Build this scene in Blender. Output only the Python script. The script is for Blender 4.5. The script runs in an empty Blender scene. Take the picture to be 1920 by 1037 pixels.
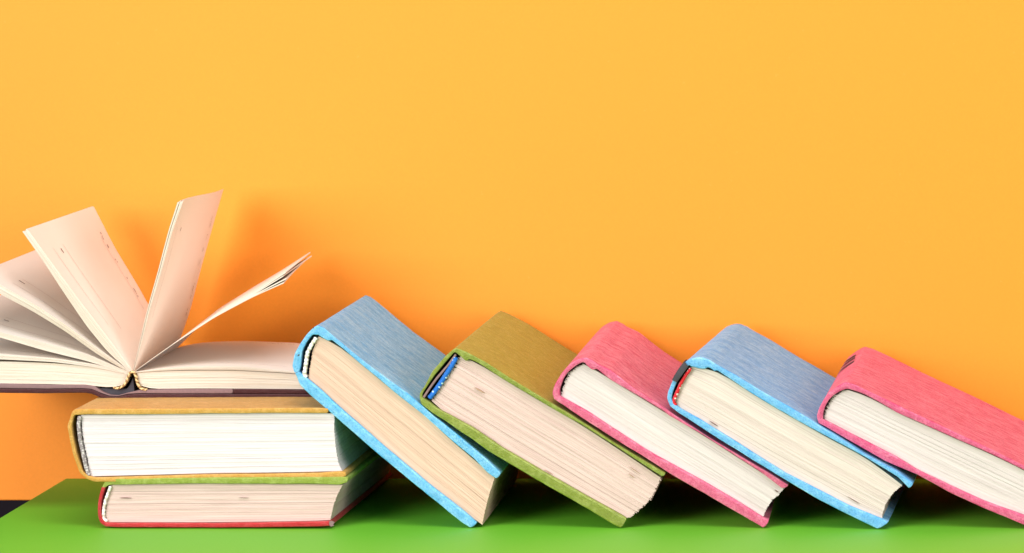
import bpy, math, random
from mathutils import Vector, noise
R = math.radians
S = bpy.context.scene
C = S.collection
random.seed(7)

# ---------------------------------------------------------------- camera, light, exposure
# The photograph is a crop of a larger frame: its optical axis lies right of and above the crop (lens shift).
FPX, VX, VY, D, CZ = 8360.0, 1790.0, -100.0, 2.2, 0.2871     # focal length and axis in photo pixels, distance, height
cam_d = bpy.data.cameras.new('camera')
cam = bpy.data.objects.new('camera', cam_d); C.objects.link(cam)
cam.location = (0, -D, CZ); cam.rotation_euler = (R(90), 0, 0)
cam_d.sensor_width = 36; cam_d.lens = 36 * FPX / 1920
cam_d.shift_x = -(VX - 960) / 1920; cam_d.shift_y = -(518.5 - VY) / 1920
cam_d.clip_start = 0.05; cam_d.clip_end = 50
cam_d.dof.use_dof = True; cam_d.dof.focus_distance = D + 0.03; cam_d.dof.aperture_fstop = 22
S.camera = cam

w = bpy.data.worlds.new('World'); S.world = w; w.use_nodes = True
w.node_tree.nodes['Background'].inputs[0].default_value = (1.0, 0.97, 0.96, 1)
w.node_tree.nodes['Background'].inputs[1].default_value = 0.24

def area(name, loc, target, sx, sy, power, color):
    l = bpy.data.lights.new(name, 'AREA'); l.shape = 'RECTANGLE'; l.size = sx; l.size_y = sy
    l.energy = power; l.color = color
    o = bpy.data.objects.new(name, l); C.objects.link(o); o.location = loc
    o.rotation_euler = (Vector(target) - Vector(loc)).to_track_quat('-Z', 'Y').to_euler()
    return o
area('key_softbox', (-1.22, -1.75, 0.60), (-.2, .1, .12), 1.10, .95, 50, (1.0, .985, .97))
area('top_softbox', (-.10, -.80, 1.5), (-.2, .05, .0), 1.3, .7, 19, (1, .98, .97))
area('fill_softbox', (1.15, -1.5, .50), (-.25, .1, .1), .9, .8, 20, (1, .97, .96))
S.view_settings.view_transform = 'Standard'; S.view_settings.look = 'None'
S.view_settings.exposure = 0.0; S.view_settings.gamma = 1
S.render.engine = 'CYCLES'

# ---------------------------------------------------------------- helpers
def W(p, Y=0.0):
    """photo pixel on the vertical plane at depth Y -> (x, z) in metres"""
    k = (D + Y) / FPX
    return ((p[0] - VX) * k, CZ - (p[1] - VY) * k)

def resample(poly, n, smooth=1):
    P = [Vector((a, b)) for a, b in poly]
    d = [0]
    for i in range(1, len(P)): d.append(d[-1] + (P[i] - P[i-1]).length)
    out = []
    for k in range(n):
        t = d[-1] * k / (n - 1)
        i = 1
        while i < len(P) - 1 and d[i] < t: i += 1
        f = (t - d[i-1]) / max(d[i] - d[i-1], 1e-9)
        out.append(P[i-1].lerp(P[i], f))
    for _ in range(smooth):
        out = [out[0]] + [(out[i-1] + 2*out[i] + out[i+1]) / 4 for i in range(1, n-1)] + [out[-1]]
    return out

def mesh_obj(name, verts, faces, mat, parent=None, uvs=None, tint=None, angle=40, smooth=True):
    me = bpy.data.meshes.new(name)
    me.from_pydata([tuple(v) for v in verts], [], faces)
    if uvs is not None:
        ul = me.uv_layers.new(name='UVMap')
        for l in me.loops: ul.data[l.index].uv = uvs[l.vertex_index]
    if tint is not None:
        at = me.attributes.new('tint', 'FLOAT', 'POINT')
        at.data.foreach_set('value', tint)
    import bmesh
    bm = bmesh.new(); bm.from_mesh(me); bmesh.ops.recalc_face_normals(bm, faces=bm.faces); bm.to_mesh(me); bm.free()
    if smooth:
        me.polygons.foreach_set('use_smooth', [True] * len(me.polygons))
        me.set_sharp_from_angle(angle=R(angle))
    me.materials.append(mat)
    o = bpy.data.objects.new(name, me); C.objects.link(o)
    if parent: o.parent = parent
    return o

def root(name, loc, label, cat, group=None, kind=None):
    o = bpy.data.objects.new(name, None); C.objects.link(o); o.location = loc
    o.empty_display_size = .02
    tag(o, label, cat, group, kind); return o
def tag(o, label=None, cat=None, group=None, kind=None):
    if label: o['label'] = label
    if cat: o['category'] = cat
    if group: o['group'] = group
    if kind: o['kind'] = kind

# ---------------------------------------------------------------- materials
def nodes(name):
    m = bpy.data.materials.new(name); m.use_nodes = True
    t = m.node_tree; return m, t, t.nodes['Principled BSDF']
def N(t, typ, **kw):
    n = t.nodes.new(typ)
    for k, v in kw.items():
        if k in n.inputs: n.inputs[k].default_value = v
        else: setattr(n, k, v)
    return n
def mixc(t, fac, a, b, mode='MIX'):
    m = t.nodes.new('ShaderNodeMix'); m.data_type = 'RGBA'; m.blend_type = mode
    for sock, v in ((m.inputs[0], fac), (m.inputs[6], a), (m.inputs[7], b)):
        if isinstance(v, bpy.types.NodeSocket): t.links.new(v, sock)
        elif isinstance(v, tuple): sock.default_value = (*v, 1)
        else: sock.default_value = v
    return m.outputs[2]
def ramp(t, src, stops):
    r = t.nodes.new('ShaderNodeValToRGB'); t.links.new(src, r.inputs[0])
    e = r.color_ramp.elements
    e[0].position, e[0].color = stops[0][0], (*[stops[0][1]]*3, 1)
    e[1].position, e[1].color = stops[1][0], (*[stops[1][1]]*3, 1)
    return r.outputs[0]
def mapped(t, coord, scale):
    tc = t.nodes.new('ShaderNodeTexCoord'); mp = t.nodes.new('ShaderNodeMapping')
    mp.inputs['Scale'].default_value = scale
    t.links.new(tc.outputs[coord], mp.inputs[0]); return mp.outputs[0]
def tex(t, vec, scale=1.0, detail=4, rough=.55, w=0):
    n = t.nodes.new('ShaderNodeTexNoise'); n.noise_dimensions = '4D'
    n.inputs['W'].default_value = w
    n.inputs['Scale'].default_value = scale; n.inputs['Detail'].default_value = detail
    n.inputs['Roughness'].default_value = rough
    t.links.new(vec, n.inputs['Vector']); return n.outputs['Fac']
def bump(t, b, height, strength, dist):
    bp = t.nodes.new('ShaderNodeBump'); bp.inputs['Strength'].default_value = strength
    bp.inputs['Distance'].default_value = dist
    t.links.new(height, bp.inputs['Height']); t.links.new(bp.outputs[0], b.inputs['Normal'])

def cloth(name, col, worn, rough=.58, spec=.45, seed=0, wear=.7, patch=.38, deep=.66):
    m, t, b = nodes(name)
    fib = tex(t, mapped(t, 'UV', (70, 950, 1)), 1, 6, .72, seed)         # threads running along the board
    mot = tex(t, mapped(t, 'UV', (60, 190, 1)), 1, 6, .75, seed + 3)
    spk = tex(t, mapped(t, 'UV', (500, 1100, 1)), 1, 3, .6, seed + 5)
    stk = tex(t, mapped(t, 'UV', (22, 210, 1)), 1, 7, .8, seed + 8)
    dark = tuple(c * deep for c in col)
    c1 = mixc(t, ramp(t, fib, ((.34, 0), (.60, 1))), dark, col)
    c1 = mixc(t, ramp(t, stk, ((.42, .55), (.60, 0))), c1, tuple(c * .6 for c in col))
    c2 = mixc(t, ramp(t, mot, ((.42, 0), (.62, wear))), c1, worn)
    c3 = mixc(t, ramp(t, spk, ((.58, 0), (.72, .5))), c2, tuple(min(1, c*1.25 + .06) for c in worn))
    ob3 = mapped(t, 'Object', (1, 1, 1))
    pat = tex(t, ob3, 260, 5, .7, seed + 11); pit = tex(t, ob3, 1100, 3, .65, seed + 12)
    c3 = mixc(t, ramp(t, pat, ((.47, 0), (.66, patch))), c3, tuple(min(1, x * 1.1 + .10) for x in worn))    # rubbed patches
    c3 = mixc(t, ramp(t, pit, ((.36, .55), (.50, 0))), c3, tuple(x * .55 for x in col))                    # grain of the cloth
    t.links.new(c3, b.inputs['Base Color'])
    b.inputs['Roughness'].default_value = rough; b.inputs['Specular IOR Level'].default_value = spec
    b.inputs['Sheen Weight'].default_value = .06; b.inputs['Sheen Roughness'].default_value = .45
    add = t.nodes.new('ShaderNodeMath'); add.operation = 'MULTIPLY_ADD'
    t.links.new(mot, add.inputs[0]); add.inputs[1].default_value = .6; t.links.new(fib, add.inputs[2])
    ad2 = t.nodes.new('ShaderNodeMath'); ad2.operation = 'ADD'; t.links.new(add.outputs[0], ad2.inputs[0]); t.links.new(pit, ad2.inputs[1]); add = ad2
    bump(t, b, add.outputs[0], .8, .0006)
    return m

def page_edge(name, light, dark, seed=0, lines=.5):
    """edges of the leaves: streaks along the sheets, plus one tint value per sheet"""
    m, t, b = nodes(name)
    st = tex(t, mapped(t, 'UV', (22, 1500, 1)), 1, 5, .7, seed)
    st2 = tex(t, mapped(t, 'UV', (16, 300, 1)), 1, 4, .6, seed + 2)
    bl = tex(t, mapped(t, 'UV', (30, 60, 1)), 1, 3, .5, seed + 9)
    at = t.nodes.new('ShaderNodeAttribute'); at.attribute_name = 'tint'
    c = mixc(t, ramp(t, st2, ((.35, 0), (.68, .8))), light, dark)
    c = mixc(t, ramp(t, st, ((.47, 0), (.70, lines))), c, tuple(x * .72 for x in dark))
    c = mixc(t, at.outputs['Fac'], c, tuple(x * y for x, y in zip(dark, (.62, .53, .47))))
    c = mixc(t, ramp(t, bl, ((.5, 0), (.8, .25))), c, tuple(x * .85 for x in dark))
    t.links.new(c, b.inputs['Base Color']); b.inputs['Roughness'].default_value = .85
    b.inputs['Specular IOR Level'].default_value = .2
    bump(t, b, st, .5, .0003)
    return m

def leaf_paper(name, col, seed=0):
    m, t, b = nodes(name)
    wv = t.nodes.new('ShaderNodeTexWave'); wv.inputs['Scale'].default_value = 1
    wv.bands_direction = 'Y'
    t.links.new(mapped(t, 'UV', (1, 330, 1)), wv.inputs['Vector'])          # faint print showing through
    mo = tex(t, mapped(t, 'UV', (25, 25, 1)), 1, 3, .5, seed)
    c = mixc(t, ramp(t, wv.outputs['Fac'], ((.3, 0), (.9, .22))), col, tuple(x * .84 for x in col))
    c = mixc(t, ramp(t, mo, ((.4, 0), (.8, .35))), c, tuple(x * y for x, y in zip(col, (.97, .9, .84))))
    t.links.new(c, b.inputs['Base Color']); b.inputs['Roughness'].default_value = .8
    b.inputs['Specular IOR Level'].default_value = .25
    return m

def plain(name, col, rough=.7, spec=.3, nscale=900, var=.85, bstr=.3):
    m, t, b = nodes(name)
    n = tex(t, mapped(t, 'Object', (nscale,)*3), 1, 4, .6)
    c = mixc(t, ramp(t, n, ((.35, 0), (.65, 1))), tuple(x * var for x in col), col)
    t.links.new(c, b.inputs['Base Color']); b.inputs['Roughness'].default_value = rough
    b.inputs['Specular IOR Level'].default_value = spec
    bump(t, b, n, bstr, .0002)
    return m

def thread(name, base, dots, freq=150, thr=.5, spots=False):
    """woven headband: diagonal stitches, or small spots of a second thread"""
    m, t, b = nodes(name)
    if spots:
        vo = t.nodes.new('ShaderNodeTexVoronoi'); vo.inputs['Scale'].default_value = 1; vo.inputs['Randomness'].default_value = .55
        t.links.new(mapped(t, 'UV', (freq, freq, 1)), vo.inputs['Vector']); h = vo.outputs['Distance']
        c = mixc(t, ramp(t, h, ((thr, 1), (thr + .1, 0))), base, dots)
    else:
        wv = t.nodes.new('ShaderNodeTexWave'); wv.inputs['Scale'].default_value = 1; wv.bands_direction = 'DIAGONAL'
        wv.inputs['Distortion'].default_value = 2.5; wv.inputs['Detail'].default_value = 1
        t.links.new(mapped(t, 'UV', (freq, freq * .6, 1)), wv.inputs['Vector']); h = wv.outputs['Fac']
        c = mixc(t, ramp(t, h, ((thr, 0), (thr + .12, 1))), base, dots)
    t.links.new(c, b.inputs['Base Color']); b.inputs['Roughness'].default_value = .7
    bump(t, b, h, .8, .0004)
    return m

M = dict(
    blue=cloth('blue_cloth', (.085, .45, .88), (.36, .66, .88), spec=.14, deep=.78, seed=1, wear=.8),
    blue2=cloth('sky_blue_cloth', (.09, .42, .88), (.34, .64, .88), spec=.14, deep=.78, seed=2, wear=.8),
    green=cloth('olive_green_cloth', (.235, .30, .016), (.38, .41, .06), spec=.75, rough=.42, seed=3, wear=.4),
    pink=cloth('pink_cloth', (.76, .075, .20), (.86, .28, .40), spec=.3, seed=4, wear=.75),
    pink2=cloth('deep_pink_cloth', (.76, .062, .20), (.86, .25, .38), spec=.3, seed=5, wear=.75),
    yellow=cloth('mustard_cloth', (.72, .36, .055), (.78, .45, .12), seed=6, wear=.4),
    red=cloth('red_board', (.62, .012, .022), (.75, .10, .10), rough=.30, patch=.2, seed=7, wear=.3),
    lime=cloth('lime_green_cloth', (.30, .39, .035), (.45, .52, .12), seed=8, wear=.4),
    leather=cloth('maroon_leather', (.075, .013, .015), (.11, .03, .03), rough=.4, patch=.08, seed=9, spec=.4, wear=.4),
    lining=plain('mauve_endpaper', (.24, .145, .145), .8),
    dark=plain('dark_grey_lining', (.055, .05, .062), .8),
    print=plain('printing_ink', (.24, .13, .10), .8, var=.6),
    faint=plain('faint_ruling', (.50, .33, .29), .8),
    stain=plain('brown_stain', (.42, .25, .17), .8),
    e_tan=page_edge('tan_page_edges', (.68, .49, .385), (.59, .40, .30), 1, .7),
    e_rose=page_edge('rosy_page_edges', (.65, .49, .45), (.55, .39, .35), 2, .65),
    e_cream=page_edge('cream_page_edges', (.67, .57, .525), (.59, .485, .44), 3, .65),
    e_grey=page_edge('pale_page_edges', (.66, .58, .57), (.58, .50, .485), 4, .5),
    e_white=page_edge('white_page_edges', (.68, .615, .63), (.60, .53, .535), 5, .5),
    leaf=leaf_paper('book_paper', (.84, .765, .69)),
    leafedge=page_edge('ivory_page_edges', (.70, .63, .545), (.64, .54, .41), 6, .35),
    white_rope=thread('white_cord', (.60, .52, .46), (.88, .84, .80), 150, .25),
    blue_band=thread('blue_headband_weave', (.003, .12, .50), (.60, .80, .95), 560, .22, True),
    red_band=thread('red_headband_weave', (.60, .006, .015), (.90, .75, .70), 560, .26, True),
    grey_band=thread('grey_headband_weave', (.24, .20, .21), (.55, .50, .50), 900, .42, True),
    gold_band=thread('gold_headband_weave', (.30, .17, .06), (.78, .56, .27), 260, .4),
)

# ---------------------------------------------------------------- the setting
def box(name, x0, x1, y0, y1, z0, z1, m, bev=.0006):
    import bmesh
    bm = bmesh.new(); bmesh.ops.create_cube(bm, size=1)
    for v in bm.verts:
        v.co = Vector(((x0+x1)/2 + v.co.x*(x1-x0), (y0+y1)/2 + v.co.y*(y1-y0), (z0+z1)/2 + v.co.z*(z1-z0)))
    bmesh.ops.bevel(bm, geom=bm.edges[:], offset=bev, segments=2, affect='EDGES', profile=.5)
    me = bpy.data.meshes.new(name); bm.to_mesh(me); bm.free(); me.materials.append(m)
    o = bpy.data.objects.new(name, me); C.objects.link(o); return o

def card(name, col, rough, spec, var, seed):
    m, t, b = nodes(name)
    g = tex(t, mapped(t, 'Object', (700, 700, 700)), 1, 5, .65, seed)
    l = tex(t, mapped(t, 'Object', (9, 9, 9)), 1, 3, .5, seed + 1)
    c = mixc(t, ramp(t, g, ((.3, 0), (.7, 1))), tuple(x * var for x in col), col)
    c = mixc(t, ramp(t, l, ((.4, 0), (.7, .5))), c, tuple(x * .96 for x in col))
    d = tex(t, mapped(t, 'Object', (420, 420, 420)), 1, 2, .5, seed + 6)
    c = mixc(t, ramp(t, d, ((.72, 0), (.76, .35))), c, tuple(min(1, x * 1.1 + .05) for x in col))      # specks of dust
    t.links.new(c, b.inputs['Base Color']); b.inputs['Roughness'].default_value = rough
    b.inputs['Specular IOR Level'].default_value = spec
    bump(t, b, g, .25, .0003)
    return m
wall = box('wall', -.5176, .62, .2125, .2165, -.0125, .75, card('orange_card', (.95, .285, .018), .62, .35, .93, 1))
tag(wall, kind='structure')
table = box('tabletop', -.480, .62, -.55, .2070, -.014, 0, card('green_card', (.155, .51, .026), .55, .35, .90, 4))
tag(table, kind='structure')
dk = plain('black_fabric', (.012, .008, .012), .9, .2)
bd = box('backdrop', -1.6, 1.2, .50, .51, -.31, .75, dk); tag(bd, kind='structure')
fl = box('floor', -1.6, 1.2, -1.2, .495, -.32, -.31, dk); tag(fl, kind='structure')

# ---------------------------------------------------------------- book builders
class Book:
    """a hardback lying or leaning, spine to the left, its head towards the camera"""
    def __init__(s, name, y0, depth, yaw, label, group=None, pivot=None, seed=0, dz=0.0, cat='book', rise=0.0):
        s.rise = rise
        s.y0, s.dep, s.seed = y0, depth, seed
        px, _ = W(pivot, y0); s.o = Vector((px, y0, 0))
        s.root = root(name, (px, y0, dz), label, cat, group)
        s.root.rotation_euler = (0, 0, -R(yaw))
    def loc(s, p, y, Y=None):
        x, z = W(p, s.y0 if Y is None else Y); return Vector((x - s.o.x, y, z + s.rise * max(y, 0) / s.dep))
    def section(s, name, outer, inner, mat, n=22, tip0=False, tip1=False, inset=(0, 0), wob=.00013, sm=1, soft=.0007):
        """one stretch of the case (board or spine), extruded from head to tail with soft wrapped edges"""
        n = max(n, int(sum(math.dist(outer[i], outer[i+1]) for i in range(len(outer)-1)) / 3.5))
        O = resample(outer, n, sm); I = resample(inner, n, sm)
        if tip0 or tip1:
            for end in ([0] if tip0 else []) + ([1] if tip1 else []):
                a, b_ = (0, 1) if end == 0 else (-1, -2)
                d = ((O[a] - O[b_]) + (I[a] - I[b_])); d.normalize()
                c = (O[a] + I[a]) / 2; ho = (O[a] - c)
                for f, adv in ((.86, .9), (.5, 2.0)):
                    no = c + ho * f + d * adv; ni = c - ho * f + d * adv
                    if end == 0: O.insert(0, no); I.insert(0, ni)
                    else: O.append(no); I.append(ni)
        m = len(O)
        ya, yb = inset[0], s.dep - inset[1]
        ys = [(ya, .68), (ya + soft*.25, .9), (ya + soft, 1.0), (ya + .004, 1.0)]
        K = 12
        ys += [(ya + .004 + (yb - ya - .008) * k / K, 1.0) for k in range(1, K)]
        ys += [(yb - .004, 1), (yb - soft, 1.0), (yb - soft*.25, .9), (yb, .68)]
        verts, uvs = [], []
        arc = [0]
        for i in range(1, m): arc.append(arc[-1] + (O[i] - O[i-1]).length * D / FPX)
        for y, th in ys:
            for i in list(range(m)) + list(range(m - 1, -1, -1)):
                out = len(verts) % (2*m) < m
                c = (O[i] + I[i]) / 2; p = c + ((O[i] if out else I[i]) - c) * th
                v = s.loc(p, y)
                q = Vector((v.x * 55, y * 40, v.z * 55 + s.seed * 7.3))
                nz = noise.noise(q) * wob + noise.noise(q * 4.1) * wob * .5 + noise.noise(q * 11) * wob * .22
                dirv = (O[i] - I[i]); dirv = Vector((dirv.x, 0, -dirv.y)); 
                if dirv.length > 0: dirv.normalize()
                v += dirv * nz
                v.y += noise.noise(Vector((arc[i] * 140, s.seed * 3.1, 5 + (y > .05)))) * .0005 + noise.noise(Vector((arc[i] * 620, s.seed, 9))) * .00016
                verts.append(v); uvs.append((arc[i] + s.seed, y + (0 if out else .3)))
        L = 2 * m; faces = []
        for k in range(len(ys) - 1):
            for i in range(L):
                j = (i + 1) % L
                faces.append((k*L+i, k*L+j, (k+1)*L+j, (k+1)*L+i))
        for k in (0, len(ys) - 1):
            for i in range(m - 1):
                faces.append((k*L+i, k*L+i+1, k*L+L-2-i, k*L+L-1-i))
        return mesh_obj(name, verts, faces, mat, s.root, uvs, angle=50)
    def block(s, bottom, top, left, right, mat, N_=60, U=18, inset=.0028, jit=.00009, rag=(.8, .5), gaps=(), name='page_block', parent=None, marks=.05, back=None, flat=.75):
        """text block: many sheets between a bottom and a top curve (spine end first), left = spine curve, right = fore edge"""
        rnd = random.Random(s.seed * 31 + len(top))
        B = resample(bottom, U + 1); T = resample(top, U + 1)
        Lc = resample(left, 41, 2); Rc = resample(right, 41, 2)
        def pick(cv, v):
            f = v * (len(cv) - 1); i = min(int(f), len(cv) - 2); return cv[i].lerp(cv[i+1], f - i)
        def P(u, v):
            f = u * U; i = min(int(f), U - 1); b_ = B[i].lerp(B[i+1], f - i); t_ = T[i].lerp(T[i+1], f - i)
            l, r = pick(Lc, v), pick(Rc, v)
            bl = (Lc[0]*(1-u) + Rc[0]*u)*(1-v) + (Lc[-1]*(1-u) + Rc[-1]*u)*v
            q = b_*(1-v) + t_*v + l*(1-u) + r*u - bl
            return q.lerp(l*(1-u) + r*u, flat * math.sqrt(max(0, 4*v*(1-v))))     # inner leaves lie straighter than the boards
        yb = s.dep - (inset if back is None else back)
        verts, faces, uvs, tint = [], [], [], []
        H = 0.04
        run = 0
        for k in range(N_):
            v0, v1 = k / N_, (k + 1) / N_
            if rnd.random() < .015: v1 -= .3 / N_                       # a leaf that has lifted a little
            yj = rnd.gauss(0, jit) + (rnd.random() < marks * .4) * .0003
            a = rnd.gauss(0, rag[0]); b_ = rnd.gauss(0, rag[1])
            if rnd.random() < .12: a -= rag[0] * 2.0
            run = run * .5 + rnd.gauss(0, .10)
            tn = max(0, min(.6, abs(run) * .20 + (rnd.random() < marks) * rnd.uniform(.1, .35)))
            base = len(verts)
            for u_i in range(U + 1):
                u = u_i / U
                e0 = P(0, v0); e1 = P(1, v0)
                ln = max((e1 - e0).length, 1)
                uu = u
                off = (e1 - e0) / ln * (a * (1-u)**6 * 1 - b_ * u**8)
                for v in (v0, v1):
                    p = P(uu, v) + off
                    wv = noise.noise(Vector((u * 5, k * .4, s.seed))) * .00018
                    for y in (inset + yj + wv, yb):
                        verts.append(s.loc(p, y)); uvs.append((u * .115 + s.seed, v * H + (y > inset + .02) * .2)); 
                        tint.append(tn)
            for u_i in range(U):
                q = base + u_i * 4; r = q + 4
                faces += [(q, r, r+2, q+2), (q+1, q+3, r+3, r+1), (q, q+1, r+1, r), (q+2, r+2, r+3, q+3)]
            q = base; faces.append((q, q+2, q+3, q+1))
            q = base + U*4; faces.append((q, q+1, q+3, q+2))
        return mesh_obj(name, verts, faces, mat, parent or s.root, uvs, tint, smooth=False)
    def band(s, name, path, mat, r=3.0, y=.0022, twist=0, n=44, amp=0.0, flat=1.0, parent=None, ylen=0.004, waves=11):
        """headband: a stitched roll lying along the spine end of the leaves"""
        P = resample(path, n, 1); verts, faces, uvs = [], [], []; K = 10; kk = D / FPX; arc = 0
        for i, p in enumerate(P):
            a = P[min(i+1, n-1)] - P[max(i-1, 0)]; a.normalize(); nrm = Vector((-a.y, a.x))
            if i: arc += (P[i] - P[i-1]).length * kk
            rr = r * (1 + amp * math.sin(i / n * waves * 2 * math.pi)) * (.6 if i in (0, n-1) else 1)
            for j in range(K):
                th = 2 * math.pi * j / K + twist * i
                q = p + nrm * math.cos(th) * rr * flat
                v = s.loc(q, y + math.sin(th) * rr * kk - (.0 if math.sin(th) < 0 else 0))
                if math.sin(th) > .1: v.y += ylen
                verts.append(v); uvs.append((arc, j / K * .004))
        for i in range(n - 1):
            for j in range(K):
                faces.append((i*K+j, i*K+(j+1) % K, (i+1)*K+(j+1) % K, (i+1)*K+j))
        faces += [tuple(range(K)), tuple(range((n-1)*K, n*K))]
        return mesh_obj(name, verts, faces, mat, parent or s.root, uvs, angle=60)

def settle(b, clear=.0004):
    """rest the book on the table"""
    z = min(v.co.z for c in b.root.children for v in c.data.vertices)
    b.root.location.z = clear - z

def flecks(b, name, quads, mat, parent, y=.0005):
    """small marks on the front (head) end, each a thin sliver: pixel polygons"""
    for q in quads:
        verts, faces = [], []
        i0 = len(verts)
        for p in q: verts.append(b.loc(p, y))
        for p in q: verts.append(b.loc(p, y + .0006))
        n = len(q); faces.append(tuple(range(i0, i0+n))); faces.append(tuple(range(i0+n, i0+2*n)))
        for i in range(n): faces.append((i0+i, i0+(i+1) % n, i0+n+(i+1) % n, i0+n+i))
        mesh_obj(name, verts, faces, mat, parent, smooth=False)

def sliver(a, c, wpx=1.2):
    a, c = Vector(a), Vector(c); d = (c - a).normalized(); n = Vector((-d.y, d.x)) * wpx / 2; m = (a + c) / 2
    return [a, a.lerp(c, .35) + n, a.lerp(c, .7) + n*.9, c, a.lerp(c, .6) - n, a.lerp(c, .3) - n*.8]

# ---- five leaning books
LEAN = 'hardback books leaning in a row'
# 1 first blue book
b = Book('book', 0, .192, -0.4, 'light blue cloth hardback with white cord headband, leaning on the book stack', LEAN, (588, 613), 1)
b.section('back_cover', [(553,700),(562,722),(585,745),(624,778),(692,838),(760,895),(812,937),(864,980),(880,990)],
          [(560,698),(574,709),(601,731),(627,756),(725,842),(800,905),(864,955),(884,972),(893,981)], M['blue'], 30, tip1=True)
b.section('spine', [(552,699),(547.5,688),(552,665),(563,645),(575,628),(588,614.5),(595,611)],
          [(560,698),(563,688),(566,660),(574,643),(586,628),(594,629),(598,629)], M['blue'], 16, sm=1)
b.section('front_cover', [(595,611),(606,615),(633,637),(660,660),(695,688),(746,725),(771,744),(801,770),(812,780),(864,821),(916,865),(938,887)],
          [(598,630),(610,638),(617,641),(621,637.5),(640,652),(670,678),(710,711),(745,741),(791,777),(838,819),(890,862),(914,888),(929,898)], M['blue'], 34, tip1=True)
pb = b.block([(577,713),(601,735),(627,758),(725,846),(800,909),(864,958),(903,986)],
        [(596,632),(613,639),(640,654),(670,680),(710,713),(745,743),(796,781),(838,822),(890,866),(926,898)],
        [(577,713),(580,690),(585,660),(596,632)], [(903,986),(908,960),(916,930),(926,898)], M['e_tan'], 80, rag=(.6, .4))
b.band('headband', [(592,634),(583,648),(575.5,663),(573,680),(571,695),(569,703),(574,709)], M['white_rope'], 3.4, .0012, 0, 90, .13)
flecks(b, 'spine_lining', [[(553,692),(558,692.5),(560,698),(555,700)]], M['lining'], b.root, .0006)
flecks(b, 'thread_hole', [sliver((558,668.5),(562,664.5),2.6), sliver((587,614.5),(589,616),1.6)], M['dark'], b.root, -.0004)
settle(b)
# 2 green book
b = Book('book', 0, .200, 0.5, 'olive green cloth hardback with bright blue headband, leaning on a blue book', LEAN, (855, 650), 2, rise=.0022)
b.section('back_cover', [(786.5,742),(789,754),(810,770),(835,786),(860,804),(883,818),(916,843),(1020,904),(1098,948),(1150,980),(1163,986)],
          [(793,742),(805,750),(820,762),(848,777),(885,797),(915,817),(942,836),(1020,881),(1098,925),(1163,961),(1174,968)], M['green'], 34, tip1=True)
b.section('spine', [(786.5,742),(786,735.5),(797.6,718),(810,693),(835,664),(850,651),(856,649)],
          [(793,742),(790.5,737),(801,720),(815,699),(838,672),(853,655.5),(860,662)], M['green'], 16)
b.section('front_cover', [(856,649),(870,654),(910,675),(960,707),(1011,738),(1061,768),(1083,782),(1118,804),(1150,825),(1203,857),(1247,883)],
          [(860,662),(868,669),(873,674),(876,674.5),(878,669),(895,676),(935,702),(985,732),(1036,762),(1065,779),(1086,790),(1150,830),(1203,865),(1240,889)], M['green'], 34, tip1=True)
pb = b.block([(808,749),(820,764),(848,779),(885,799),(915,819),(942,839),(1020,884),(1098,928),(1176,970)],
        [(863,666),(895,678),(935,704),(985,734),(1036,764),(1086,792),(1150,834),(1203,869),(1238,893)],
        [(808,749),(822,727),(838,705),(863,666)], [(1176,970),(1190,960),(1212,941),(1226,922),(1238,893)], M['e_rose'], 80, rag=(2.0, 1.2))
b.band('headband', [(855,667),(846,683),(836,699),(825,716),(813,733),(804,744)], M['blue_band'], 4.6, .0012, 0, 70, .05, waves=16)
b.section('spine_lining', [(792,741),(803,724),(818,703),(838,680),(853,660)], [(796,743),(806.5,726),(821.5,705.5),(841,682.5),(855.5,663)], M['lining'], 12, inset=(.0006, .002), soft=.0004, wob=.0001)
flecks(b, 'page_stain', [sliver((888,723),(909,735),2.8), sliver((1020,878),(1036,887),1.6), sliver((1180,872),(1200,886),1.0), sliver((1178,885),(1190,894),1.2)], M['stain'], pb, .0017)
settle(b)
# 3 pink book
b = Book('book', 0, .199, 0.0, 'pink cloth hardback with cream pages, between the green book and second blue book', LEAN, (1095, 671), 3, rise=.0014)
b.section('back_cover', [(1039,747),(1057,759),(1080,775),(1120,801),(1140,814),(1170,833),(1200,850),(1261,890),(1321,924),(1382,960),(1430,988)],
          [(1050,741),(1062,748),(1080,758),(1103,770.6),(1145,799),(1203,836),(1231,853),(1321,902),(1382,938),(1427,967),(1441,974)], M['pink'], 34, tip1=True)
b.section('spine', [(1039,747),(1035.5,735),(1040,720),(1053,698),(1070,680),(1086,671),(1095,669.5)],
          [(1050,741),(1049,729),(1056,709),(1065,696),(1079,684.5),(1093,677),(1099,681)], M['pink'], 18)
b.section('front_cover', [(1095,669.5),(1100,668),(1108,673),(1113,674),(1117,679),(1145,692),(1170,712),(1195,731),(1220,747),(1245,763),(1261,774),(1282,788),(1321,814),(1382,850),(1442,885),(1478,908)],
          [(1099,682),(1107,690),(1114,693),(1118,689),(1145,711),(1195,740),(1246,770),(1252,776),(1321,815.5),(1382,855),(1427,884),(1465,914)], M['pink'], 34, tip1=True)
pb = b.block([(1052,742),(1080,760),(1103,772.6),(1145,801),(1203,839),(1231,856),(1321,905),(1382,941),(1430,970)],
        [(1094,683),(1115,692),(1145,713),(1195,742),(1252,777),(1321,818),(1382,857.5),(1427,886),(1470,915)],
        [(1052,742),(1056,722),(1066,703),(1078,690),(1094,683)], [(1430,970),(1437,953),(1446,939),(1460,927),(1470,915)], M['e_grey'], 80, rag=(1.6, .8))
flecks(b, 'page_stain', [sliver((1452,918),(1459,923),1.6)], M['print'], pb, .0019)
settle(b)
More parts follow.
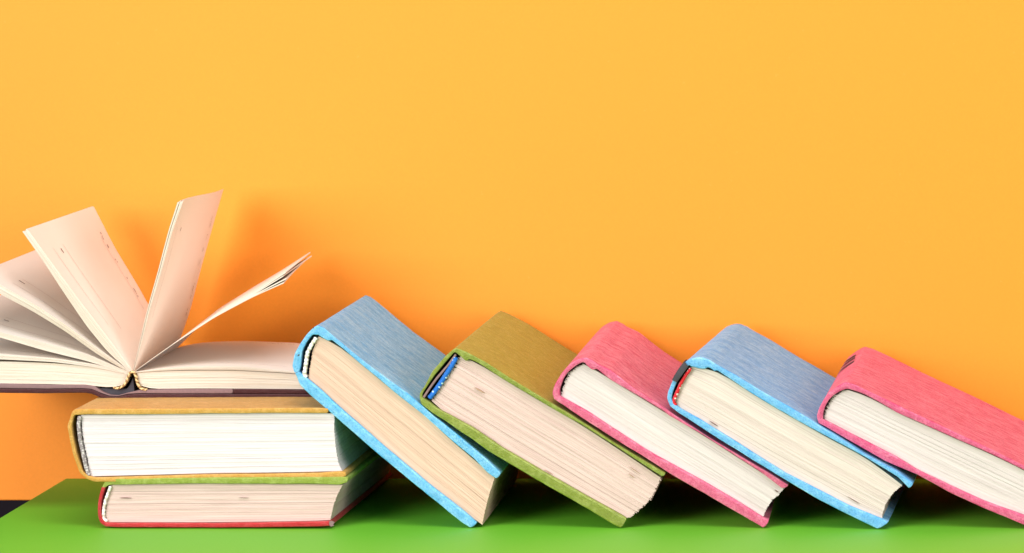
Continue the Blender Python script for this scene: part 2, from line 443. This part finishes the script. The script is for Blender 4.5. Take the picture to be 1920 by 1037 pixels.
# 4 second blue book
b = Book('book', 0, .196, 2.7, 'light blue cloth hardback with red headband and torn spine end, leaning on a pink book', LEAN, (1284, 678), 4)
b.section('back_cover', [(1256,762),(1272,774),(1291,786),(1316,802),(1351,825),(1382,843),(1412,862),(1442,880),(1472,898),(1533,934),(1593,964),(1645,989)],
          [(1263,757),(1275,766),(1309,784),(1339,802.5),(1379,827),(1412,848),(1472,885),(1533,916),(1593,946),(1653,970),(1666,976)], M['blue2'], 34, tip1=True)
b.section('spine', [(1256,762),(1250.4,748),(1251.6,736),(1256,725),(1262,711),(1273,694),(1284,679),(1292,674)],
          [(1263,757),(1258.5,748),(1259.7,739),(1264,727),(1270,713),(1279,698),(1288,686),(1295,685)], M['blue2'], 18)
b.section('front_cover', [(1292,674),(1300,671),(1309,669),(1322,670),(1325,673.5),(1329,673),(1342,682),(1379,702),(1425,730),(1471,756),(1518,783),(1541,799),(1563,812),(1623,850),(1684,882),(1712,903)],
          [(1295,687),(1312,691),(1323,692),(1326,687.5),(1336,692),(1340,697),(1343,693),(1356,701),(1402,732),(1448,760),(1494,786),(1564,824),(1623,855),(1684,892),(1704,912)], M['blue2'], 36, tip1=True)
pb = b.block([(1268,761),(1309,788),(1339,806),(1379,831),(1412,852),(1472,890),(1533,921),(1593,951),(1653,973)],
        [(1297,688),(1312,689),(1332,692),(1356,703),(1402,734),(1448,762),(1494,788),(1564,827),(1623,857),(1691,908)],
        [(1268,761),(1267,748),(1273,730),(1282,711),(1297,688)], [(1653,973),(1655,960),(1661,943),(1673,925),(1691,908)], M['e_cream'], 80, rag=(.8, .6))
b.band('headband', [(1295,691),(1286,702),(1277,717),(1270,733),(1264,747),(1262,756),(1267,761)], M['red_band'], 3.3, .0010, 0, 70, .05, waves=15)
b.section('spine_lining', [(1260,712),(1270,695),(1283,677)], [(1270,716),(1280,702),(1291,687)], M['dark'], 10, inset=(-.0016, .186), soft=.0004, wob=.0001)
flecks(b, 'page_stain', [sliver((1329,789),(1346,800),1.9), sliver((1590,930),(1612,944),.8)], M['print'], pb, .0018)
settle(b)
# 5 second pink book
b = Book('book', 0, .196, 1.6, 'deep pink cloth hardback with dark marks on its spine, rightmost of the leaning row', LEAN, (1582, 721), 5)
b.section('back_cover', [(1535,797),(1546,802),(1580,822),(1620,845),(1661,868),(1721,893),(1781,926),(1842,954),(1920,986),(1936,992)],
          [(1543,789),(1551,793),(1580,808),(1641,839),(1681,859),(1721,884),(1781,912),(1842,940),(1920,968),(1945,979)], M['pink2'], 34, tip1=True)
b.section('spine', [(1535,797),(1531,784),(1536,768),(1544,753),(1553,740),(1568,729),(1582,720.6),(1588,720)],
          [(1543,789),(1543,778),(1547,765),(1554,753),(1562,745),(1575,737),(1587,732),(1592,732.5)], M['pink2'], 18)
b.section('front_cover', [(1588,720),(1605,725),(1633,738),(1668,755),(1701,771),(1742,790),(1781,808),(1842,837),(1920,875),(1975,901)],
          [(1592,732.5),(1607,737),(1621,742),(1651,758),(1681,776),(1741,802),(1802,829),(1862,855),(1920,883),(1969,909)], M['pink2'], 34, tip1=True)
pb = b.block([(1546,791),(1580,811),(1641,843),(1681,863),(1721,887),(1781,916),(1842,944),(1920,972),(1936,979)],
        [(1589,735),(1607,740),(1621,745),(1651,760),(1681,778),(1741,804),(1802,831),(1862,857),(1920,885),(1966,910)],
        [(1546,791),(1548,772),(1560,752),(1574,741),(1589,735)], [(1936,979),(1940,962),(1952,935),(1966,910)], M['e_grey'], 80, rag=(1.6, .8))
settle(b); pink_last = b
# dark lettering strokes across the spine, seen almost edge-on
def spine_print(b, strokes, path, name='spine_lettering', w=.0085):
    """strokes: (s0, s1, y0, y1) along the spine path and the book's length"""
    P = resample(path, 30, 1); verts, faces = [], []
    def at(t):
        f = t * 29; i = min(int(f), 28); return P[i].lerp(P[i+1], f - i)
    for (s0, s1, ya, yb_) in strokes:
        i0 = len(verts); K = 6
        for k in range(K + 1):
            t = s0 + (s1 - s0) * k / K; y = ya + (yb_ - ya) * k / K
            a = at(min(t + .02, 1)) - at(max(t - .02, 0)); a.normalize(); n = Vector((a.y, -a.x)) * 1.6
            p = at(t) + n
            verts.append(b.loc(p, y)); verts.append(b.loc(p, y + w))
        for k in range(K): q = i0 + 2*k; faces.append((q, q+1, q+3, q+2))
    return mesh_obj(name, verts, faces, M['dark'], b.root)
spine_print(pink_last, [(.50,.97,.108,.112),(.46,.93,.134,.136),(.55,.90,.158,.154)],
            [(1531,784),(1536,768),(1544,753),(1553,740),(1568,729),(1582,720.6)])

# ---- the stack
b = Book('book', .0, .205, 1.1, 'hardback with red spine and green upper cover lying flat at the stack bottom', 'books lying in the stack', (195, 995), 6)
b.section('back_cover', [(198,995.5),(215,996.5),(300,996.5),(400,997),(520,995.5),(600,994.5),(622,993)],
          [(200,988),(212,988.5),(300,988.5),(400,989),(520,986.5),(600,985),(620,984)], M['red'], 26, tip1=True)
b.section('spine', [(198,995.5),(187,989),(183.4,975),(183.4,953),(186,937),(191,921)],
          [(200,988),(193,983),(189.5,972),(189,953),(192,937),(197,922)], M['red'], 14)
b.section('front_cover', [(191,921),(196,911),(206,905.5),(300,904),(400,902.5),(520,902),(600,902),(640,901),(652,901.5)],
          [(197,922),(204,917),(214,917),(300,915),(400,914),(520,914.5),(600,914.5),(636,916),(650,912)], M['lime'], 28, tip1=True)
pb = b.block([(199,988),(300,988),(400,988),(520,986),(600,984.5),(619,983)], [(206,918),(300,916),(400,915),(520,915.5),(600,916),(642,917)],
        [(199,988),(196,975),(198,950),(206,918)], [(619,983),(622,968),(626,952),(633,934),(642,917)], M['e_rose'], 60, rag=(.5, .4))
b.band('headband', [(206,920),(202,932),(197,945),(194,958),(192.5,972),(194,982),(200,987)], M['white_rope'], 2.6, .0012, 0, 60, .12)
flecks(b, 'page_stain', [sliver((223,942),(246,942.5),1.5), sliver((448,941),(466,942),.8)], M['print'], pb, .0018)
flecks(b, 'worn_corner', [[(619,984),(624,983),(629,986),(626,990),(628,992),(622,994),(619,991)]], M['lining'], b.root, -.0006)
settle(b)
b = Book('book', .0, .200, 0.3, 'thick mustard yellow hardback with grey headband and white pages, in the middle of the stack', 'books lying in the stack', (135, 776), 7)
b.section('back_cover', [(163,901),(176,906),(250,905),(400,901),(520,900),(600,899.5),(640,898),(648,895)],
          [(165,894.5),(178,898),(250,896),(400,892),(520,890.5),(600,889),(636,886),(646,887)], M['yellow'], 28, tip1=True)
b.section('spine', [(163,901),(149,889),(136.5,853),(129,817),(126,800),(131,786),(134.5,775),(139,770.5)],
          [(165,894.5),(155,887),(143,851),(136,817),(134,800),(136,790),(138,781),(144,780.5)], M['yellow'], 22)
b.section('front_cover', [(139,770.5),(160,769.5),(250,769),(400,768),(520,767.5),(600,767.5),(614,768)],
          [(144,780.5),(165,779.5),(250,779.5),(400,777.5),(520,776.5),(600,777),(613,776.5)], M['yellow'], 28, tip1=True)
pb = b.block([(168,896.5),(250,894.5),(400,890.5),(520,889),(600,887.5),(640,886)], [(150,781),(250,780.5),(400,778.5),(520,777.5),(600,778),(626,778)],
        [(168,896.5),(161,860),(153,820),(150,781)], [(640,886),(633,870),(628,842),(625,808),(626,778)], M['e_white'], 84, rag=(.5, .4), marks=.03)
b.band('headband', [(148,783),(146,800),(149,828),(155,856),(160,878),(166,896)], M['grey_band'], 3.3, .0012, 0, 60, .04)
YEL = b
b.root.location.z = 0.0006

# ---------------------------------------------------------------- the open book on top
YO, DO = .055, .132
ob = Book('open_book', YO, DO, 0, 'open maroon hardback with fanned pages lying on top of the stack', None, (247, 700), 8)
KF = (D + YO + DO) / (D + YO)
def near_eq(p): return ((p[0] - VX) * KF + VX, (p[1] - VY) * KF + VY)   # a point seen on the tail plane, as its place on the head plane
# case: a flexible maroon cover, dipping at the spine
ob.section('cover', [(-92,736),(0,737),(80,737.5),(160,737),(172,739),(186,745),(202,749),(221,750.5),(240,749.5),(262,750),(320,749.5),(450,749.5),(575,749.5),(582,749)],
           [(-92,729),(0,729),(80,730),(160,729.5),(174,731),(188,738),(204,743),(221,744),(238,740),(262,738.5),(320,739),(450,739),(575,739),(584,741)], M['leather'], 60, tip0=True, tip1=True, wob=.0001, sm=0)
ob.section('endpaper_board', [(-84,728.5),(3,728.3),(80,729),(158,728.7),(172,730),(188,737),(204,742),(221,743)],
           [(-84,721),(3,719.5),(80,721.5),(158,722),(176,724.5),(192,735),(206,740.5),(221,741.5)], M['lining'], 30, tip0=True, inset=(.0006, .001), soft=.0003, wob=.0001, sm=0)
ob.section('endpaper_board', [(221,743),(238,739),(262,737.6),(320,738.2),(434,738.2)],
           [(221,741.5),(236,737.5),(262,731.5),(320,730.2),(434,729.5)], M['lining'], 20, tip1=True, inset=(.0006, .001), soft=.0003, wob=.0001, sm=0)
ob.section('cover_turn_in', [(437,738.2),(500,738.3),(576,738.4)], [(437,729.5),(500,730),(576,731)], M['leather'], 14, tip1=True, inset=(.0004, .001), soft=.0004, wob=.0001, sm=0)
ob.section('spine_lining', [(176,731.6),(190,738),(204,742.2),(221,743.2),(236,739.8),(250,738.3)], [(176,729),(195,729.5),(216,731),(236,730),(241,722),(247,709)], M['dark'], 20, inset=(.0035, .0035), soft=.0004, wob=.0, sm=0)
# text block halves
pl = ob.block([(231,722),(216,728),(160,723),(100,721),(0,719.5),(-80,719)], [(244,701),(182,689.5),(101,682),(0,678.5),(-80,680)],
         [(231,722),(238,714),(244,701)], [(-80,719),(-82,700),(-80,680)], M['leafedge'], 40, flat=0, inset=.0022, rag=(.3, .5), marks=.06)
pr = ob.block([(263,724),(272,730),(378,729),(480,729.5),(576,730.5)], [(251,699),(299,697),(358,695.5),(438,695.5),(546,701.5),(580,706)],
         [(263,724),(257,714),(251,699)], [(576,730.5),(579,718),(580,706)], M['leafedge'], 34, flat=0, inset=.0022, rag=(.3, .5), marks=.03)
ob.band('headband', [(212,727),(221,728.5),(230,724.5),(236,717),(239.5,707),(243,699.5),(247,697),(251.5,699.5),(254.5,707),(256.5,717),(260,725),(266,730),(275,731)],
        M['gold_band'], 2.2, .0004, 0, 80, .12, ylen=.006, waves=26)

def section_of_leaves(near1, near2, far1, far2, n, name='page_section', U=26, T=12, thick=.00013, splay=None, mat=None, curl=0.0, seed=0):
    """a fanned sheaf: near1/near2 = its two faces along the head edge (gutter first), far1/far2 = along the tail edge (as seen in the photo)"""
    n1, n2 = resample(near1, U+1), resample(near2, U+1)
    f1, f2 = resample([near_eq(p) for p in far1], U+1), resample([near_eq(p) for p in far2], U+1)
    verts, faces, uvs, tint = [], [], [], []
    rnd = random.Random(seed)
    def surf(u, t, s_):
        f = u * U; i = min(int(f), U-1)
        a = n1[i].lerp(n1[i+1], f-i).lerp(n2[i].lerp(n2[i+1], f-i), s_)
        b_ = f1[i].lerp(f1[i+1], f-i).lerp(f2[i].lerp(f2[i+1], f-i), s_)
        p = a.lerp(b_, t)
        v = ob.loc(p, .001 + t * (DO - .002))
        if curl:
            d = n1[min(i+1, U)] - n1[max(i-1, 0)]; d = Vector((d.y, 0, d.x)).normalized()
            v += d * (curl * math.sin(t * 2 * math.pi) * u * u)
        return v
    for k in range(n):
        s0, s1 = k / n, (k + .82) / n
        end = 1 - rnd.random() * .012
        tn = rnd.random() * .14
        yj = rnd.gauss(0, .00025)
        base = len(verts)
        for i in range(U + 1):
            u = i / U * end
            for j in range(T + 1):
                t = j / T
                for s_ in (s0, s1):
                    v = surf(u, t, s_); v.y += yj
                    verts.append(v); uvs.append((u * .09 + seed, t * DO)); tint.append(tn)
        def id_(i, j, s_): return base + (i*(T+1) + j) * 2 + s_
        for i in range(U):
            for j in range(T):
                faces.append((id_(i,j,0), id_(i+1,j,0), id_(i+1,j+1,0), id_(i,j+1,0)))
                faces.append((id_(i,j,1), id_(i,j+1,1), id_(i+1,j+1,1), id_(i+1,j,1)))
            faces.append((id_(i,0,0), id_(i,0,1), id_(i+1,0,1), id_(i+1,0,0)))
            faces.append((id_(i,T,0), id_(i+1,T,0), id_(i+1,T,1), id_(i,T,1)))
        for j in range(T):
            faces.append((id_(U,j,0), id_(U,j,1), id_(U,j+1,1), id_(U,j+1,0)))
            faces.append((id_(0,j,0), id_(0,j+1,0), id_(0,j+1,1), id_(0,j,1)))
    o = mesh_obj(name, verts, faces, mat or M['leaf'], ob.root, uvs, tint, angle=35)
    # the head edges show as ivory cut paper
    o.data.materials.append(M['leafedge'])
    for p in o.data.polygons:
        if abs(p.normal.y) > .75: p.material_index = 1
    return o, surf

def page_print(parent, surf, marks, mat, s_=1.0, name='page_print', lift=.00018, w=.0007):
    """marks: (u0, u1, t, width factor) strokes running from gutter to edge on the leaf's upper face"""
    verts, faces = [], []
    for (u0, u1, t, wf) in marks:
        K = max(2, int(abs(u1 - u0) * 30)); i0 = len(verts)
        for k in range(K + 1):
            u = u0 + (u1 - u0) * k / K
            a = surf(u, t, s_); e = .01
            du = surf(min(u+e, 1), t, s_) - surf(max(u-e, 0), t, s_); dt = surf(u, min(t+e, 1), s_) - surf(u, max(t-e, 0), s_)
            n = du.cross(dt).normalized()
            if (n.x * SGN) < 0: n = -n
            dt.normalize()
            verts.append(a + n*lift - dt*w*wf/2); verts.append(a + n*lift + dt*w*wf/2)
        for k in range(K): q = i0 + 2*k; faces.append((q, q+1, q+3, q+2))
    return mesh_obj(name, verts, faces, mat, parent)
SGN = 1
def ruled(o, sf, marks):
    for m in marks: page_print(o, sf, [m], M['faint'], .97, 'ruled_line')
rnd = random.Random(3)
def dashes(u0, u1, t, wf=1.0, dens=.62, L=.02):
    out = []; u = u0
    while u < u1:
        l = rnd.uniform(.25, 1.6) * L
        if rnd.random() < dens: out.append((u, min(u + l, u1), t + rnd.uniform(-.006, .006), wf * rnd.uniform(.6, 1.2)))
        u += l + rnd.uniform(.1, .5) * L
    return out
G0, GF = (247, 698), (331, 653)
# A steep left sheaf
o, sf = section_of_leaves([(245,699),(202,661),(162,612),(121,552),(81,491),(41,434)], [(248,697),(219,656),(182,607),(142,555),(97,494),(49,428)],
    [(330,654),(290,608),(250,545),(205,470),(168,394)], [(332,652),(296,602),(262,540),(215,462),(175,384)], 7, seed=1)
page_print(o, sf, dashes(.38, .83, .90, 1.4), M['print'], .97); page_print(o, sf, [(.79, .82, .24, 1.8)], M['print'], .97, 'page_number')
ruled(o, sf, [(.30, .84, .145, .45), (.25, .84, .30, .45), (.30, .8, .875, .4)])
# B
o, sf = section_of_leaves([(244,701),(182,665),(121,621),(61,584),(0,552),(-42,530)], [(247,699),(182,653),(121,608),(61,568),(0,534),(-44,511)],
    [(330,655),(270,615),(200,560),(150,515),(95,472)], [(331,654),(270,606),(200,550),(150,503),(97,455)], 9, seed=2)
page_print(o, sf, dashes(.38, .8, .90, 1.4), M['print'], .97); page_print(o, sf, [(.80, .84, .22, 1.8)], M['print'], .97, 'page_number')
ruled(o, sf, [(.25, .84, .13, .45), (.25, .84, .27, .45)])
# C
o, sf = section_of_leaves([(243,702),(162,677),(81,657),(0,633),(-72,614)], [(246,700),(162,664),(81,642),(0,623),(-74,600)],
    [(329,656),(260,632),(180,596),(110,560),(42,535)], [(330,655),(260,624),(180,585),(110,549),(45,522)], 6, seed=3)
page_print(o, sf, [(.80, .83, .22, 1.6)], M['print'], .97)
ruled(o, sf, [(.25, .84, .13, .45), (.25, .84, .27, .45)])
# D
o, sf = section_of_leaves([(243,703),(182,689.5),(101,679),(0,674),(-80,672)], [(246,701),(182,684),(101,672),(0,664.5),(-80,660)],
    [(329,657),(270,645),(190,628),(100,618),(15,612)], [(330,656),(270,641),(190,622),(100,609),(15,601)], 5, seed=4)
ruled(o, sf, [(.25, .84, .13, .45)])
# F upright sheaf
o, sf = section_of_leaves([(248,698),(258,656),(274.5,583),(295,510),(315,433),(333,377)], [(250,697),(262,656),(280,583),(302,510),(323,433),(344,375)],
    [(330,654),(338,624),(352,583),(372,502),(400,405),(414,356)], [(332,653),(343,624),(357,583),(378,502),(405,405),(420,354)], 6, curl=.0006, seed=5)
page_print(o, sf, dashes(.18, .42, .92, 1.2) + dashes(.5, .86, .90, 1.1), M['print'], .97); page_print(o, sf, [(.80, .82, .20, 1.6)], M['print'], .97, 'page_number')
ruled(o, sf, [(.3, .84, .10, .4), (.45, .58, .86, .35), (.45, .58, .92, .35)])
# G low right sheaf: leaves that separate towards the tip
for i, (dn, df, cn) in enumerate((((0, 0), (-16, 20), 0), ((3, -7), (-9, 15), 1.5), ((-3, -12), (2, 7), 3), ((2, -19), (0, 0), 5))):
    nt = (535 + dn[0], 530 + dn[1]); ft = (584 + df[0], 473 + df[1])
    mid = lambda p, dy: (p[0], p[1] - dy)
    na = [(249,699),(289,670.5),(330,642),(366,619),mid((400,596.5), cn*.5),mid((472,558), cn), nt]
    nb = [(250,697.5),(289,669),(330,640.5),(366,617.5),mid((400,594.5), cn*.5),mid((472,555.5), cn), (nt[0]-1, nt[1]-2.4)]
    fa = [(331,654),(352,633),(378,607.5),(410,580),(470,543.5 + df[1]*.25),(530,508 + df[1]*.6),ft]
    fb = [(332,652.5),(352,631),(378,606),(410,578.5),(470,541 + df[1]*.25),(530,505 + df[1]*.6),(ft[0]-1, ft[1]-2.2)]
    section_of_leaves(na, nb, fa, fb, 1, seed=6 + i)
# top leaves of the right half, arching over the block
o, sf = section_of_leaves([(250,699.5),(299,696),(358,693.8),(438,694.2),(546,700),(580,704.5)], [(251,698),(299,691.5),(350,688),(398,686.5),(457,687.5),(546,695.5),(582,701)],
    [(331,654.5),(360,650),(400,646),(460,645),(540,648),(600,655)], [(332,652.5),(350,646.5),(378,642),(420,639.3),(470,639),(560,642.5),(606,649)], 5, seed=11)
page_print(o, sf, dashes(.25, .95, .93, 1.0), M['print'], .97)
ruled(o, sf, [(.2, .85, .12, .45)])
